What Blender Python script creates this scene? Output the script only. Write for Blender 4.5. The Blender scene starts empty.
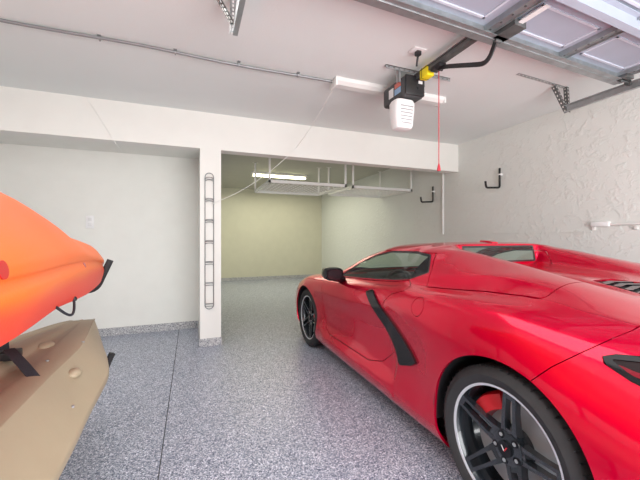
import bpy, bmesh, math, random
import numpy as np
from mathutils import Vector, Matrix
random.seed(4)
scn = bpy.context.scene
COL = scn.collection
PI = math.pi
R = math.radians

# ------------------------------------------------------------------ materials
MATS = {}
def mat(name, col, rough=0.5, metal=0.0, coat=0.0, var=0.06, scale=6.0, bump=0.0, bscale=40.0, emit=None, spec=0.5, coat_rough=0.03):
    if name in MATS: return MATS[name]
    m = bpy.data.materials.new(name); m.use_nodes = True
    nt = m.node_tree; b = nt.nodes['Principled BSDF']
    tc = nt.nodes.new('ShaderNodeTexCoord')
    nz = nt.nodes.new('ShaderNodeTexNoise'); nz.inputs['Scale'].default_value = scale; nz.inputs['Detail'].default_value = 4
    nt.links.new(tc.outputs['Object'], nz.inputs['Vector'])
    rp = nt.nodes.new('ShaderNodeValToRGB')
    rp.color_ramp.elements[0].position = 0.3; rp.color_ramp.elements[1].position = 0.7
    rp.color_ramp.elements[0].color = [max(0, c * (1 - var)) for c in col] + [1]
    rp.color_ramp.elements[1].color = [min(1, c * (1 + var)) for c in col] + [1]
    nt.links.new(nz.outputs['Fac'], rp.inputs['Fac'])
    nt.links.new(rp.outputs['Color'], b.inputs['Base Color'])
    b.inputs['Roughness'].default_value = rough; b.inputs['Metallic'].default_value = metal
    b.inputs['Coat Weight'].default_value = coat; b.inputs['Coat Roughness'].default_value = coat_rough
    b.inputs['Specular IOR Level'].default_value = spec
    if bump:
        n2 = nt.nodes.new('ShaderNodeTexNoise'); n2.inputs['Scale'].default_value = bscale; n2.inputs['Detail'].default_value = 3
        nt.links.new(tc.outputs['Object'], n2.inputs['Vector'])
        bp = nt.nodes.new('ShaderNodeBump'); bp.inputs['Strength'].default_value = bump; bp.inputs['Distance'].default_value = 0.01
        nt.links.new(n2.outputs['Fac'], bp.inputs['Height']); nt.links.new(bp.outputs['Normal'], b.inputs['Normal'])
    if emit:
        b.inputs['Emission Color'].default_value = list(emit[:3]) + [1]; b.inputs['Emission Strength'].default_value = emit[3]
    MATS[name] = m
    return m

def glass_mat(name, tint, refl=1.0):
    m = bpy.data.materials.new(name); m.use_nodes = True
    nt = m.node_tree; nt.nodes.clear()
    o = nt.nodes.new('ShaderNodeOutputMaterial')
    tr = nt.nodes.new('ShaderNodeBsdfTransparent'); tr.inputs['Color'].default_value = list(tint) + [1]
    gl = nt.nodes.new('ShaderNodeBsdfGlossy'); gl.inputs['Roughness'].default_value = 0.01
    fc = nt.nodes.new('ShaderNodeLayerWeight'); fc.inputs['Blend'].default_value = 0.5
    pw = nt.nodes.new('ShaderNodeMath'); pw.operation = 'POWER'; pw.inputs[1].default_value = 4.0
    lw = nt.nodes.new('ShaderNodeMath'); lw.operation = 'MULTIPLY_ADD'; lw.inputs[1].default_value = 0.75; lw.inputs[2].default_value = 0.05
    nt.links.new(fc.outputs['Facing'], pw.inputs[0]); nt.links.new(pw.outputs[0], lw.inputs[0])
    mx = nt.nodes.new('ShaderNodeMixShader')
    nt.links.new(lw.outputs[0], mx.inputs[0]); nt.links.new(tr.outputs[0], mx.inputs[1]); nt.links.new(gl.outputs[0], mx.inputs[2])
    nt.links.new(mx.outputs[0], o.inputs['Surface'])
    MATS[name] = m
    return m

def floor_mat(name='epoxy_flake', FLK=None):
    FLK = FLK or FLOOR_FLK
    m = bpy.data.materials.new(name); m.use_nodes = True
    nt = m.node_tree; b = nt.nodes['Principled BSDF']
    tc = nt.nodes.new('ShaderNodeTexCoord')
    def vor(scale):
        v = nt.nodes.new('ShaderNodeTexVoronoi'); v.inputs['Scale'].default_value = scale
        nt.links.new(tc.outputs['Object'], v.inputs['Vector'])
        s = nt.nodes.new('ShaderNodeSeparateColor'); nt.links.new(v.outputs['Color'], s.inputs[0])
        return s
    s1 = vor(185); s2 = vor(60)
    rp = nt.nodes.new('ShaderNodeValToRGB'); cr = rp.color_ramp; cr.interpolation = 'CONSTANT'
    cols = [(0.0, FLK[0]), (0.16, FLK[1]), (0.40, FLK[2]), (0.66, FLK[3]), (0.86, FLK[4])]
    cr.elements[0].position = 0; cr.elements[0].color = list(cols[0][1]) + [1]
    cr.elements[1].position = cols[1][0]; cr.elements[1].color = list(cols[1][1]) + [1]
    for p, c in cols[2:]:
        e = cr.elements.new(p); e.color = list(c) + [1]
    nt.links.new(s1.outputs[0], rp.inputs['Fac'])
    r2 = nt.nodes.new('ShaderNodeValToRGB')
    r2.color_ramp.elements[0].color = (0.86, 0.87, 0.89, 1); r2.color_ramp.elements[1].color = (1.08, 1.08, 1.08, 1)
    nt.links.new(s2.outputs[1], r2.inputs['Fac'])
    mx = nt.nodes.new('ShaderNodeMix'); mx.data_type = 'RGBA'; mx.blend_type = 'MULTIPLY'; mx.inputs[0].default_value = 1
    nt.links.new(rp.outputs['Color'], mx.inputs[6]); nt.links.new(r2.outputs['Color'], mx.inputs[7])
    nt.links.new(mx.outputs[2], b.inputs['Base Color'])
    b.inputs['Roughness'].default_value = 0.33
    bp = nt.nodes.new('ShaderNodeBump'); bp.inputs['Strength'].default_value = 0.12; bp.inputs['Distance'].default_value = 0.002
    nt.links.new(s1.outputs[1], bp.inputs['Height']); nt.links.new(bp.outputs['Normal'], b.inputs['Normal'])
    MATS[name] = m
    return m
FLOOR_FLK = [(0.06, 0.085, 0.14), (0.21, 0.24, 0.315), (0.35, 0.38, 0.46), (0.49, 0.515, 0.595), (0.80, 0.82, 0.89)]

def stucco_mat(name, col, strength=0.8, scale=7.0):
    m = bpy.data.materials.new(name); m.use_nodes = True
    nt = m.node_tree; b = nt.nodes['Principled BSDF']
    b.inputs['Base Color'].default_value = list(col) + [1]; b.inputs['Roughness'].default_value = 0.75
    tc = nt.nodes.new('ShaderNodeTexCoord')
    n1 = nt.nodes.new('ShaderNodeTexNoise'); n1.inputs['Scale'].default_value = scale; n1.inputs['Detail'].default_value = 5; n1.inputs['Roughness'].default_value = 0.6
    n1.inputs['Distortion'].default_value = 0.35
    nt.links.new(tc.outputs['Object'], n1.inputs['Vector'])
    rp = nt.nodes.new('ShaderNodeValToRGB'); rp.color_ramp.elements[0].position = 0.5; rp.color_ramp.elements[1].position = 0.66
    nt.links.new(n1.outputs['Fac'], rp.inputs['Fac'])
    bp = nt.nodes.new('ShaderNodeBump'); bp.inputs['Strength'].default_value = strength; bp.inputs['Distance'].default_value = 0.012
    nt.links.new(rp.outputs['Color'], bp.inputs['Height']); nt.links.new(bp.outputs['Normal'], b.inputs['Normal'])
    MATS[name] = m
    return m

floor_mat()
floor_mat('base_flake', [(0.14, 0.14, 0.16), (0.30, 0.30, 0.32), (0.44, 0.44, 0.45), (0.55, 0.55, 0.55), (0.78, 0.78, 0.77)])
stucco_mat('stucco', (0.71, 0.73, 0.70), 0.32, 12.0)
mat('wall_white', (0.77, 0.765, 0.74), 0.8, var=0.015, bump=0.08, bscale=60)
mat('niche_white', (0.81, 0.815, 0.77), 0.8, var=0.015, bump=0.08, bscale=60)
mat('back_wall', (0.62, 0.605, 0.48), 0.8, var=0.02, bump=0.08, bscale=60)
mat('ceiling_white', (0.76, 0.80, 0.785), 0.85, var=0.02, scale=1.0, bump=0.08, bscale=70)
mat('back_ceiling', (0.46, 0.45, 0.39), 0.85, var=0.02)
mat('header_white', (0.82, 0.815, 0.775), 0.7, var=0.012)
mat('joint', (0.05, 0.055, 0.065), 0.8)
mat('paint_red', (0.70, 0.0004, 0.036), 0.24, 0.62, 0.75, var=0.02, scale=3, spec=0.05)
mat('gloss_black', (0.006, 0.006, 0.008), 0.12, 0, 0.1, var=0.1, spec=0.22)
mat('satin_black', (0.018, 0.018, 0.02), 0.45, var=0.15)
mat('rubber', (0.022, 0.022, 0.024), 0.68, var=0.15, scale=20, bump=0.1)
mat('wheel_grey', (0.022, 0.027, 0.034), 0.25, 0.3, 0.7, var=0.06)
mat('machined', (0.72, 0.74, 0.78), 0.3, 0.5, var=0.04)
mat('disc_metal', (0.45, 0.47, 0.48), 0.5, 0.6, var=0.1)
mat('caliper_red', (0.50, 0.005, 0.012), 0.35, 0, 0.5, var=0.03)
mat('interior', (0.03, 0.03, 0.032), 0.75, var=0.2)
mat('interior_grey', (0.10, 0.10, 0.10), 0.7, var=0.2)
mat('tail_lens', (0.012, 0.006, 0.007), 0.2, 0, 0.0, var=0.2, spec=0.12)
mat('tail_red', (0.16, 0.006, 0.015), 0.2, 0, 0.0, var=0.1, spec=0.15)
mat('mirror_dark', (0.012, 0.012, 0.014), 0.05, 0, 0.2, var=0.02, spec=0.3)
mat('mirror_glass', (0.55, 0.58, 0.62), 0.04, 1.0, var=0.02)
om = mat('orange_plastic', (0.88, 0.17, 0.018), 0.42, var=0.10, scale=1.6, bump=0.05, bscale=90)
def underside_shade_mat(m, stops):
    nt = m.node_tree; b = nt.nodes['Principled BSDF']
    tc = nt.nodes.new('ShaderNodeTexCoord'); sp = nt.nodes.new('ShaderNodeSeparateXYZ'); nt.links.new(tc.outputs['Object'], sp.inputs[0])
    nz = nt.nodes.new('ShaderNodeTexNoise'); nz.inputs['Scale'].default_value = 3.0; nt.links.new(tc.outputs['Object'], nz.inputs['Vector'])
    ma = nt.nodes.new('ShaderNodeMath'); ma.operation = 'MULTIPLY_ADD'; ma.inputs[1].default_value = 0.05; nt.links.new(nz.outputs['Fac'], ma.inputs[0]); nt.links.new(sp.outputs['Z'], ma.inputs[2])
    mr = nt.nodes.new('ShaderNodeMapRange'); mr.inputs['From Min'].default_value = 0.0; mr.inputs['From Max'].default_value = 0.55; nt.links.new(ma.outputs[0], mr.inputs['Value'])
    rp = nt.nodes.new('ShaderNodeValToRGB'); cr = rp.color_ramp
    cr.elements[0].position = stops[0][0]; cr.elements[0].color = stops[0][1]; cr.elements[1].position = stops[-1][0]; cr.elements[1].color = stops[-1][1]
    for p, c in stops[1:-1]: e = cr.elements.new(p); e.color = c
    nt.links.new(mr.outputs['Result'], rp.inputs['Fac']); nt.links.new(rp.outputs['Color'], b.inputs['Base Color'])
underside_shade_mat(om, [(0.08, (0.85, 0.035, 0.018, 1)), (0.26, (0.85, 0.075, 0.02, 1)), (0.34, (0.88, 0.17, 0.02, 1)), (0.55, (0.86, 0.15, 0.02, 1)), (0.75, (0.84, 0.13, 0.03, 1)), (1.0, (0.82, 0.12, 0.03, 1))])  # reddish shade of the hull underside painted into the orange by height
mat('tan_plastic', (0.38, 0.315, 0.215), 0.5, var=0.07, scale=2.5, bump=0.06, bscale=80)
mat('foam_black', (0.02, 0.02, 0.022), 0.8, var=0.2, bump=0.2, bscale=120)
mat('webbing', (0.025, 0.027, 0.035), 0.8, var=0.2, bump=0.3, bscale=200)
mat('galvanized', (0.40, 0.42, 0.43), 0.42, 0.75, var=0.15, scale=14)
mat('galvanized_dark', (0.16, 0.165, 0.165), 0.45, 0.7, var=0.2, scale=14)
mat('conduit', (0.27, 0.27, 0.28), 0.45, 0.4, var=0.08)
mat('door_panel', (0.38, 0.42, 0.50), 0.5, var=0.03)
mat('door_ridge', (0.58, 0.62, 0.70), 0.45, var=0.03)
mat('white_metal', (0.78, 0.78, 0.76), 0.4, var=0.03)
mat('white_plastic', (0.85, 0.85, 0.85), 0.35, var=0.02)
mat('slot_grey', (0.35, 0.35, 0.36), 0.6)
mat('opener_grey', (0.05, 0.052, 0.055), 0.5, var=0.1)
mat('yellow', (0.88, 0.72, 0.01), 0.5, var=0.04)
mat('label_blue', (0.25, 0.42, 0.62), 0.4); mat('label_red', (0.62, 0.16, 0.12), 0.4); mat('label_white', (0.75, 0.75, 0.75), 0.4)
mat('cord_red', (0.55, 0.04, 0.06), 0.5)
mat('wire_white', (0.80, 0.80, 0.77), 0.5, var=0.02)
mat('chrome_wire', (0.30, 0.31, 0.32), 0.3, 0.8, var=0.06)
mat('tube_glow', (1, 1, 0.8), 0.4, emit=(1.0, 0.97, 0.62, 7.0))
mat('concrete', (0.52, 0.50, 0.47), 0.85, var=0.1, bump=0.2)
glass_mat('auto_glass', (0.80, 0.88, 0.83))
glass_mat('dark_glass', (0.05, 0.055, 0.055))

# ------------------------------------------------------------------ helpers
def tag(o, label=None, cat=None, group=None, kind=None):
    if label: o['label'] = label
    if cat: o['category'] = cat
    if group: o['group'] = group
    if kind: o['kind'] = kind
    return o
def empty(name, loc=(0, 0, 0), label=None, cat=None, group=None):
    o = bpy.data.objects.new(name, None); COL.objects.link(o); o.location = loc; o.empty_display_size = 0.1
    return tag(o, label, cat, group)
def fin(bm, name, m, parent=None, smooth=True, angle=35):
    me = bpy.data.meshes.new(name)
    bm.normal_update(); bm.to_mesh(me); bm.free()
    ms = m if isinstance(m, (list, tuple)) else [m]
    for x in ms: me.materials.append(MATS[x])
    if smooth:
        me.shade_smooth(); me.set_sharp_from_angle(angle=R(angle))
    o = bpy.data.objects.new(name, me); COL.objects.link(o)
    if parent: o.parent = parent
    return o
def NB(): return bmesh.new()
def box(bm, x0, x1, y0, y1, z0, z1, bev=0.0, seg=2, mi=0, M=None):
    vs = [bm.verts.new((x, y, z)) for x in (x0, x1) for y in (y0, y1) for z in (z0, z1)]
    F = [(0, 1, 3, 2), (4, 6, 7, 5), (0, 4, 5, 1), (2, 3, 7, 6), (0, 2, 6, 4), (1, 5, 7, 3)]
    fs = [bm.faces.new([vs[i] for i in f]) for f in F]
    for f in fs: f.material_index = mi
    allv = list(vs)
    if bev:
        es = list({e for f in fs for e in f.edges})
        r = bmesh.ops.bevel(bm, geom=es, offset=bev, segments=seg, affect='EDGES', profile=0.5)
        allv = list({v for f in r['faces'] for v in f.verts} | {v for v in vs if v.is_valid})
        for f in r['faces']: f.material_index = mi
        st = set(allv)
        for v in list(st):
            for f in v.link_faces: f.material_index = mi
    if M is not None:
        for v in allv: v.co = M @ v.co
    return allv
def frames(path, closed=False):
    P = [Vector(p) for p in path]; n = len(P); out = []
    prev = None
    for i in range(n):
        if closed: t = P[(i + 1) % n] - P[i - 1]
        else: t = P[min(i + 1, n - 1)] - P[max(i - 1, 0)]
        t.normalize()
        if prev is None:
            u = t.cross(Vector((0, 0, 1)))
            if u.length < 1e-3: u = t.cross(Vector((0, 1, 0)))
        else:
            u = prev - t * prev.dot(t)
        u.normalize(); v = t.cross(u); prev = u
        out.append((P[i], u, v))
    return out
def tube(bm, path, r, n=8, closed=False, mi=0, cap=True):
    fr = frames(path, closed); rings = []
    for i, (p, u, v) in enumerate(fr):
        rr = r[i] if isinstance(r, (list, tuple)) else r
        rings.append([bm.verts.new(p + (u * math.cos(2 * PI * k / n) + v * math.sin(2 * PI * k / n)) * rr) for k in range(n)])
    m = len(rings)
    for i in range(m if closed else m - 1):
        a, b = rings[i], rings[(i + 1) % m]
        for k in range(n):
            f = bm.faces.new((a[k], a[(k + 1) % n], b[(k + 1) % n], b[k])); f.material_index = mi
    if not closed and cap:
        f = bm.faces.new(rings[0][::-1]); f.material_index = mi
        f = bm.faces.new(rings[-1]); f.material_index = mi
def ribbon(bm, path, w, t, up=(0, 0, 1), mi=0):
    """flat bar following a path; w across, t thick"""
    P = [Vector(p) for p in path]; rings = []
    for i in range(len(P)):
        d = (P[min(i + 1, len(P) - 1)] - P[max(i - 1, 0)]).normalized()
        u = d.cross(Vector(up)); u.normalize(); v = u.cross(d)
        rings.append([bm.verts.new(P[i] + u * (sx * w / 2) + v * (sy * t / 2)) for sx, sy in ((-1, -1), (1, -1), (1, 1), (-1, 1))])
    for a, b in zip(rings[:-1], rings[1:]):
        for k in range(4):
            bm.faces.new((a[k], a[(k + 1) % 4], b[(k + 1) % 4], b[k])).material_index = mi
    bm.faces.new(rings[0][::-1]).material_index = mi; bm.faces.new(rings[-1]).material_index = mi
def lathe_x(bm, prof, n=64, cx=0, cy=0, cz=0, mi=0, closed=False):
    """profile of (x, r) spun about an x axis"""
    rings = []
    for x, r in prof:
        rings.append([bm.verts.new((cx + x, cy + r * math.cos(2 * PI * k / n), cz + r * math.sin(2 * PI * k / n))) for k in range(n)])
    m = len(rings)
    for i in range(m if closed else m - 1):
        a, b = rings[i], rings[(i + 1) % m]
        for k in range(n):
            bm.faces.new((a[k], a[(k + 1) % n], b[(k + 1) % n], b[k])).material_index = mi
    return rings
def cyl(bm, p0, p1, r, n=20, mi=0): tube(bm, [p0, p1], r, n, mi=mi)
def dup(root, name=None):
    r = root.copy(); COL.objects.link(r)
    for ch in list(root.children):
        c = ch.copy(); COL.objects.link(c); c.parent = r
        for g in list(ch.children):
            d = g.copy(); COL.objects.link(d); d.parent = c
    return r
def arc(pts, rad=0.03, n=5):
    """polyline with rounded corners"""
    P = [Vector(p) for p in pts]; out = [P[0]]
    for i in range(1, len(P) - 1):
        a = (P[i - 1] - P[i]); b = (P[i + 1] - P[i])
        ra = min(rad, a.length * 0.45); rb = min(rad, b.length * 0.45)
        p0 = P[i] + a.normalized() * ra; p2 = P[i] + b.normalized() * rb
        for k in range(n + 1):
            t = k / n
            out.append(p0 * (1 - t) ** 2 + P[i] * 2 * t * (1 - t) + p2 * t * t)
    out.append(P[-1]); return out
def pchip(x, y, xq):
    x = np.asarray(x, float); y = np.asarray(y, float)
    h = np.diff(x); d = np.diff(y, axis=0) / h[:, None]
    m = np.zeros_like(y)
    h0, h1 = h[:-1, None], h[1:, None]; d0, d1 = d[:-1], d[1:]
    w1, w2 = 2 * h1 + h0, h1 + 2 * h0
    ok = (d0 * d1) > 0
    with np.errstate(divide='ignore', invalid='ignore'):
        mm = (w1 + w2) / (w1 / d0 + w2 / d1)
    m[1:-1] = np.where(ok, mm, 0); m[0] = d[0]; m[-1] = d[-1]
    i = np.clip(np.searchsorted(x, xq) - 1, 0, len(x) - 2)
    t = ((xq - x[i]) / h[i])[:, None]; H = h[i][:, None]
    return (y[i] * (1 + 2 * t) * (1 - t) ** 2 + m[i] * H * t * (1 - t) ** 2 + y[i + 1] * t * t * (3 - 2 * t) + m[i + 1] * H * t * t * (t - 1))

# ------------------------------------------------------------------ camera
YAW, FPX, CH = 0.368, 332.0, 1.25
cam = bpy.data.cameras.new('camera'); co = bpy.data.objects.new('camera', cam); COL.objects.link(co)
cam.sensor_width = 36; cam.lens = FPX / 640 * 36; cam.shift_y = -2 / 640; cam.clip_start = 0.02
co.location = (0, 0, CH); co.rotation_euler = (PI / 2, 0, -YAW)
scn.camera = co
_s, _c = math.sin(YAW), math.cos(YAW)
def ray(u, v):
    t = (u - 320) / FPX
    return np.array([_s + t * _c, _c - t * _s, -(v - 238) / FPX])

# ------------------------------------------------------------------ room shell
H = 2.70; XR = 3.87; XL = -2.3; YF = -1.05; YH = 4.05; YN = 4.93; YB = 9.9; XP0, XP1 = 0.086, 0.318; ZH = 2.28; ZN = 2.35
def struct(name, m, *boxes, parent=None, bev=0.0):
    bm = NB()
    for b in boxes: box(bm, *b, bev=bev)
    o = fin(bm, name, m, parent, smooth=False)
    if parent is None: tag(o, kind='structure')
    return o
struct('floor', 'epoxy_flake', (XL - .1, XR + .1, YF - .1, YB + .1, -.1, 0))
struct('trim_1', 'joint', (-.167, -.161, YF, YN, -0.02, 0.0012))
struct('ceiling', 'ceiling_white', (XL - .1, XR + .1, YF - .1, YH + .02, H, H + .1))
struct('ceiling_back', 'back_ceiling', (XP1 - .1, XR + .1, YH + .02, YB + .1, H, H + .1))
struct('wall_right', 'stucco', (XR, XR + .12, YF - .1, YB + .1, 0, H))
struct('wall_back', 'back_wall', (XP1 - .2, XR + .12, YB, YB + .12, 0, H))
struct('wall_left', 'wall_white', (XL - .12, XL, YF - .1, YN + .1, 0, H))
struct('wall_niche', 'niche_white', (XL - .1, XP0 + .06, YN, YN + .1, 0, H))
struct('wall_partition', 'header_white', (XP0, XP1, YH, YB, 0, ZH))
struct('wall_header', 'header_white', (XL, XR, YH, YH + .16, ZH, H))
struct('ceiling_niche', 'niche_white', (XL, XP1, YH + .16, YN, ZN, H))
struct('wall_front', 'wall_white', (XL, .15, YF - .12, YF, 0, H), (3.28, XR, YF - .12, YF, 0, H), (.15, 3.28, YF - .12, YF, 2.28, H))
struct('baseboard_niche', 'base_flake', (XL, XP0, YN - .012, YN, 0, .10))
struct('baseboard_partition', 'base_flake', (XP0 - .01, XP1 + .01, YH - .012, YH, 0, .09), (XP0 - .01, XP0, YH, YN - .012, 0, .09), (XP1, XP1 + .01, YH, YB - .012, 0, .09))
struct('baseboard_back', 'base_flake', (XP1 + .01, XR, YB - .012, YB, 0, .10))
struct('baseboard_right', 'base_flake', (XR - .012, XR, YH, YB - .012, 0, .10))
struct('baseboard_left', 'base_flake', (XL, XL + .012, YF, YN - .012, 0, .10))
struct('trim_2', 'stucco', (XR - .010, XR, 2.2, 4.37, 1.312, 1.324))
struct('ground_driveway', 'concrete', (-12, 14, -14, YF - .12, -.12, -.03))

# ------------------------------------------------------------------ ceiling and wall fittings
t = empty('ceiling_conduit', (0, 2.8, H), 'long grey metal conduit run clipped along the white ceiling', 'conduit')
bm = NB(); pth = []
for i in range(30):
    x = -2.25 + 3.46 * i / 29
    pth.append((x, 0.012 * math.sin(x * 2.3), -0.016 - 0.004 * math.sin(x * 5)))
tube(bm, pth, 0.011, 10); fin(bm, 'pipe', 'conduit', t)
for x in (-1.7, -.62, -.12, .36, .87):
    bm = NB(); box(bm, x - .012, x + .012, -.03, .03, -.004, 0); tube(bm, [(x, .016 * math.cos(a), -.014 + .016 * math.sin(a)) for a in np.linspace(PI, 2 * PI, 8)], 0.005, 6)
    fin(bm, 'clamp', 'galvanized', t)

t = empty('ceiling_light_channel', (1.82, 2.79, H), 'white strip light channel on ceiling above the door opener motor', 'light fixture')
bm = NB()
v = [(-.07, 0), (-.065, -.03), (-.035, -.055), (.035, -.055), (.065, -.03), (.07, 0)]
r0 = [bm.verts.new((-.61, y, z)) for y, z in v]; r1 = [bm.verts.new((.61, y, z)) for y, z in v]
for k in range(5): bm.faces.new((r0[k], r0[k + 1], r1[k + 1], r1[k]))
bm.faces.new(r0[::-1]); bm.faces.new(r1)
fin(bm, 'channel', 'white_metal', t, smooth=False)
for sx in (-1, 1):
    bm = NB(); box(bm, sx * .61 - .01, sx * .61 + .01, -.072, .072, -.06 if sx > 0 else -.078, -.001, bev=.004)
    fin(bm, 'end_cap', 'white_metal', t)

# garage door opener
OX = 1.80
t = empty('garage_door_opener', (OX, 2.35, H), 'dark grey garage door opener motor hung from ceiling with white light lens', 'garage door opener')
bm = NB()
box(bm, -.135, .075, .0, .34, -.245, -.07, bev=.028, seg=3)
box(bm, -.115, .055, .25, .37, -.225, -.095, bev=.035, seg=3)
fin(bm, 'motor_housing', 'opener_grey', t)
bm = NB(); box(bm, -.125, .065, -.012, .012, -.235, -.07, bev=.006); cyl(bm, (.0, -.018, -.17), (0, -.005, -.17), .013)
fin(bm, 'front_plate', 'satin_black', t)
bm = NB(); box(bm, .0, .04, -.016, -.011, -.135, -.11); fin(bm, 'front_sticker', 'label_white', t, smooth=False)
for i, (m, y0, y1, z0, z1) in enumerate((('label_blue', .05, .14, -.20, -.15), ('label_red', .05, .14, -.145, -.105), ('label_white', .16, .23, -.20, -.12))):
    bm = NB(); box(bm, -.1375, -.134, y0, y1, z0, z1); fin(bm, 'warning_label', m, t, smooth=False)
bm = NB()
prof = [(-.46, .055), (-.455, .075), (-.43, .088), (-.30, .10), (-.24, .102), (-.215, .09), (-.205, .06)]
rings = []
for z, w in prof:
    rings.append([bm.verts.new((-.105 + w * np.sign(math.cos(a)) * abs(math.cos(a)) ** .55, .075 + .075 * w / .1 * np.sign(math.sin(a)) * abs(math.sin(a)) ** .55, z)) for a in np.linspace(0, 2 * PI, 28, endpoint=False)])
LZ = -.045
for r_ in rings:
    for v_ in r_: v_.co.z += LZ; v_.co.x += .02; v_.co.y += .03
for a, c in zip(rings[:-1], rings[1:]):
    for k in range(28): bm.faces.new((a[k], a[(k + 1) % 28], c[(k + 1) % 28], c[k]))
bm.faces.new(rings[0][::-1]); bm.faces.new(rings[-1])
lens = fin(bm, 'light_lens', 'white_plastic', t)
for k in range(6):
    z = -.275 - k * .028; w = .062 - k * .002
    bm = NB(); z += LZ; box(bm, -.085 - w, -.085 + w, .026 + k * .0022, .036 + k * .0022, z - .005, z + .004)
    fin(bm, 'lens_slot', 'slot_grey', lens, smooth=False)
RZ = -.10
bm = NB(); box(bm, -.024, .024, -2.95, .0, RZ, RZ + .035); box(bm, -.034, .034, -2.95, .0, RZ + .032, RZ + .042)
fin(bm, 'rail', 'galvanized_dark', t, smooth=False)
bm = NB(); box(bm, -.034, .034, -.31, -.20, RZ - .03, RZ + .005, bev=.008); cyl(bm, (-.045, -.25, RZ - .02), (.045, -.25, RZ - .02), .012)
fin(bm, 'trolley', 'satin_black', t)
bm = NB(); box(bm, -.034, .034, -.17, -.07, RZ - .035, RZ + .05, bev=.006); fin(bm, 'yellow_tag', 'yellow', t)
bm = NB(); box(bm, -.035, .035, -.1005, -.0965, RZ - .036, RZ + .051); fin(bm, 'tag_print', 'satin_black', t, smooth=False)
bm = NB(); pa = arc([(0, -.26, RZ - .02), (0, -.36, RZ - .055), (0, -.69, RZ - .20), (0, -.74, RZ - .18), (0, -.785, RZ - .10)], .05)
ribbon(bm, pa, .010, .030, up=(0, 0.3, 1)); fin(bm, 'door_arm', 'satin_black', t)
for dx in (-.15, .10):
    bm = NB()
    box(bm, dx - .014, dx + .014, .045, .049, -.12, 0); box(bm, dx - .014, dx - .010, .045, .072, -.12, 0)
    fin(bm, 'hanger_strap', 'galvanized', t, smooth=False)
bm = NB(); box(bm, -.29, .385, .035, .065, -.006, 0); box(bm, -.29, .385, .035, .038, -.03, 0)
for k in range(13): box(bm, -.27 + k * .051, -.255 + k * .051, .0335, .0352, -.02, -.012, mi=1)
fin(bm, 'perforated_bar', ['galvanized', 'galvanized_dark'], t, smooth=False)

o = empty('release_cord', (OX + .02, 2.11, 1.80), 'thin red emergency release cord with red pull handle hanging from opener rail', 'cord')
bm = NB(); cyl(bm, (0, 0, .03), (0, 0, .765), .0035, 8); fin(bm, 'cord', 'cord_red', o)
bm = NB(); tube(bm, [(0, 0, -.02), (0, 0, -.005), (0, 0, .02), (0, 0, .04)], [.014, .014, .009, .004], 10); fin(bm, 'handle', 'cord_red', o)

p = ray(418, 50); p = p * ((H - CH) / p[2])
o = empty('ceiling_outlet', (p[0], p[1], H), 'small white outlet plate on the ceiling where opener cord plugs in', 'outlet')
bm = NB(); box(bm, -.06, .06, -.04, .04, -.012, 0, bev=.004); fin(bm, 'cover_plate', 'white_plastic', o)
bm = NB(); box(bm, -.02, .02, -.02, .02, -.045, -.01, bev=.006); tube(bm, [(0, 0, -.04), (.0, .01, -.08), (.01, .03, -.11)], .008, 8); fin(bm, 'plug', 'satin_black', o)

# overhead garage door
DX0, DX1, DY1 = 0.22, 3.22, 1.605
t = empty('overhead_garage_door', ((DX0 + DX1) / 2, DY1, 2.535), 'open sectional garage door overhead with grey steel panels and struts', 'garage door')
W2 = (DX1 - DX0) / 2
SEC = 0.42
t.rotation_euler = (0, 0, .043)
for k in range(6):
    y1 = -k * SEC - .012; y0 = -(k + 1) * SEC + .002
    bm = NB(); box(bm, -W2, W2, y0, y1, .03, .06)
    for q in range(4):
        xa = -W2 + .10 + q * (2 * W2 / 4); xb = xa + 2 * W2 / 4 - .20
        for a0, a1, b0, b1 in ((xa, xb, y0 + .09, y0 + .105), (xa, xb, y1 - .105, y1 - .09), (xa, xa + .015, y0 + .09, y1 - .09), (xb - .015, xb, y0 + .09, y1 - .09)):
            box(bm, a0, a1, b0, b1, .022, .031, mi=1)
    sec = fin(bm, 'door_section', ['door_panel', 'door_ridge'], t, smooth=False)
    for q in range(5):
        x = -W2 + .03 + q * (2 * W2 - .06) / 4
        bm = NB(); box(bm, x - .03, x + .03, y0, y1, .006, .031); box(bm, x - .034, x - .03, y0, y1, -.006, .031); box(bm, x + .03, x + .034, y0, y1, -.006, .031)
        for j in range(5):
            yy = y0 + 0.05 + j * .075; cyl(bm, (x, yy, .003), (x, yy, .008), .007, 8, mi=1)
        fin(bm, 'stile', ['galvanized', 'galvanized_dark'], sec, smooth=False)
    if k:
        bm = NB()
        yc = y1 - .03
        ribbon(bm, [(-W2, yc - .035, .012), (W2, yc - .035, .012)], .03, .004); ribbon(bm, [(-W2, yc + .035, .012), (W2, yc + .035, .012)], .03, .004)
        box(bm, -W2, W2, yc - .022, yc - .018, -.05, .012); box(bm, -W2, W2, yc + .018, yc + .022, -.05, .012); box(bm, -W2, W2, yc - .022, yc + .022, -.053, -.05)
        fin(bm, 'strut', 'door_panel', t, smooth=False)
bm = NB(); box(bm, -W2, W2, -.05, .0, -.035, .06); box(bm, -W2, W2, -.085, -.05, -.03, -.026)
for q in range(10):
    x = -W2 + .15 + q * .3
    cyl(bm, (x, -.001, .01), (x, .006, .01), .008, 8)
fin(bm, 'top_rail', 'galvanized', t, smooth=False)
bm = NB(); box(bm, .04, .14, -.20, -.02, -.03, .01); cyl(bm, (.06, -.05, -.035), (.11, -.05, -.035), .012)
fin(bm, 'arm_bracket', 'galvanized_dark', t, smooth=False)
bm = NB(); box(bm, .07, .11, -.36, -.20, -.010, -.005); fin(bm, 'sticker', 'label_white', t, smooth=False)
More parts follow.
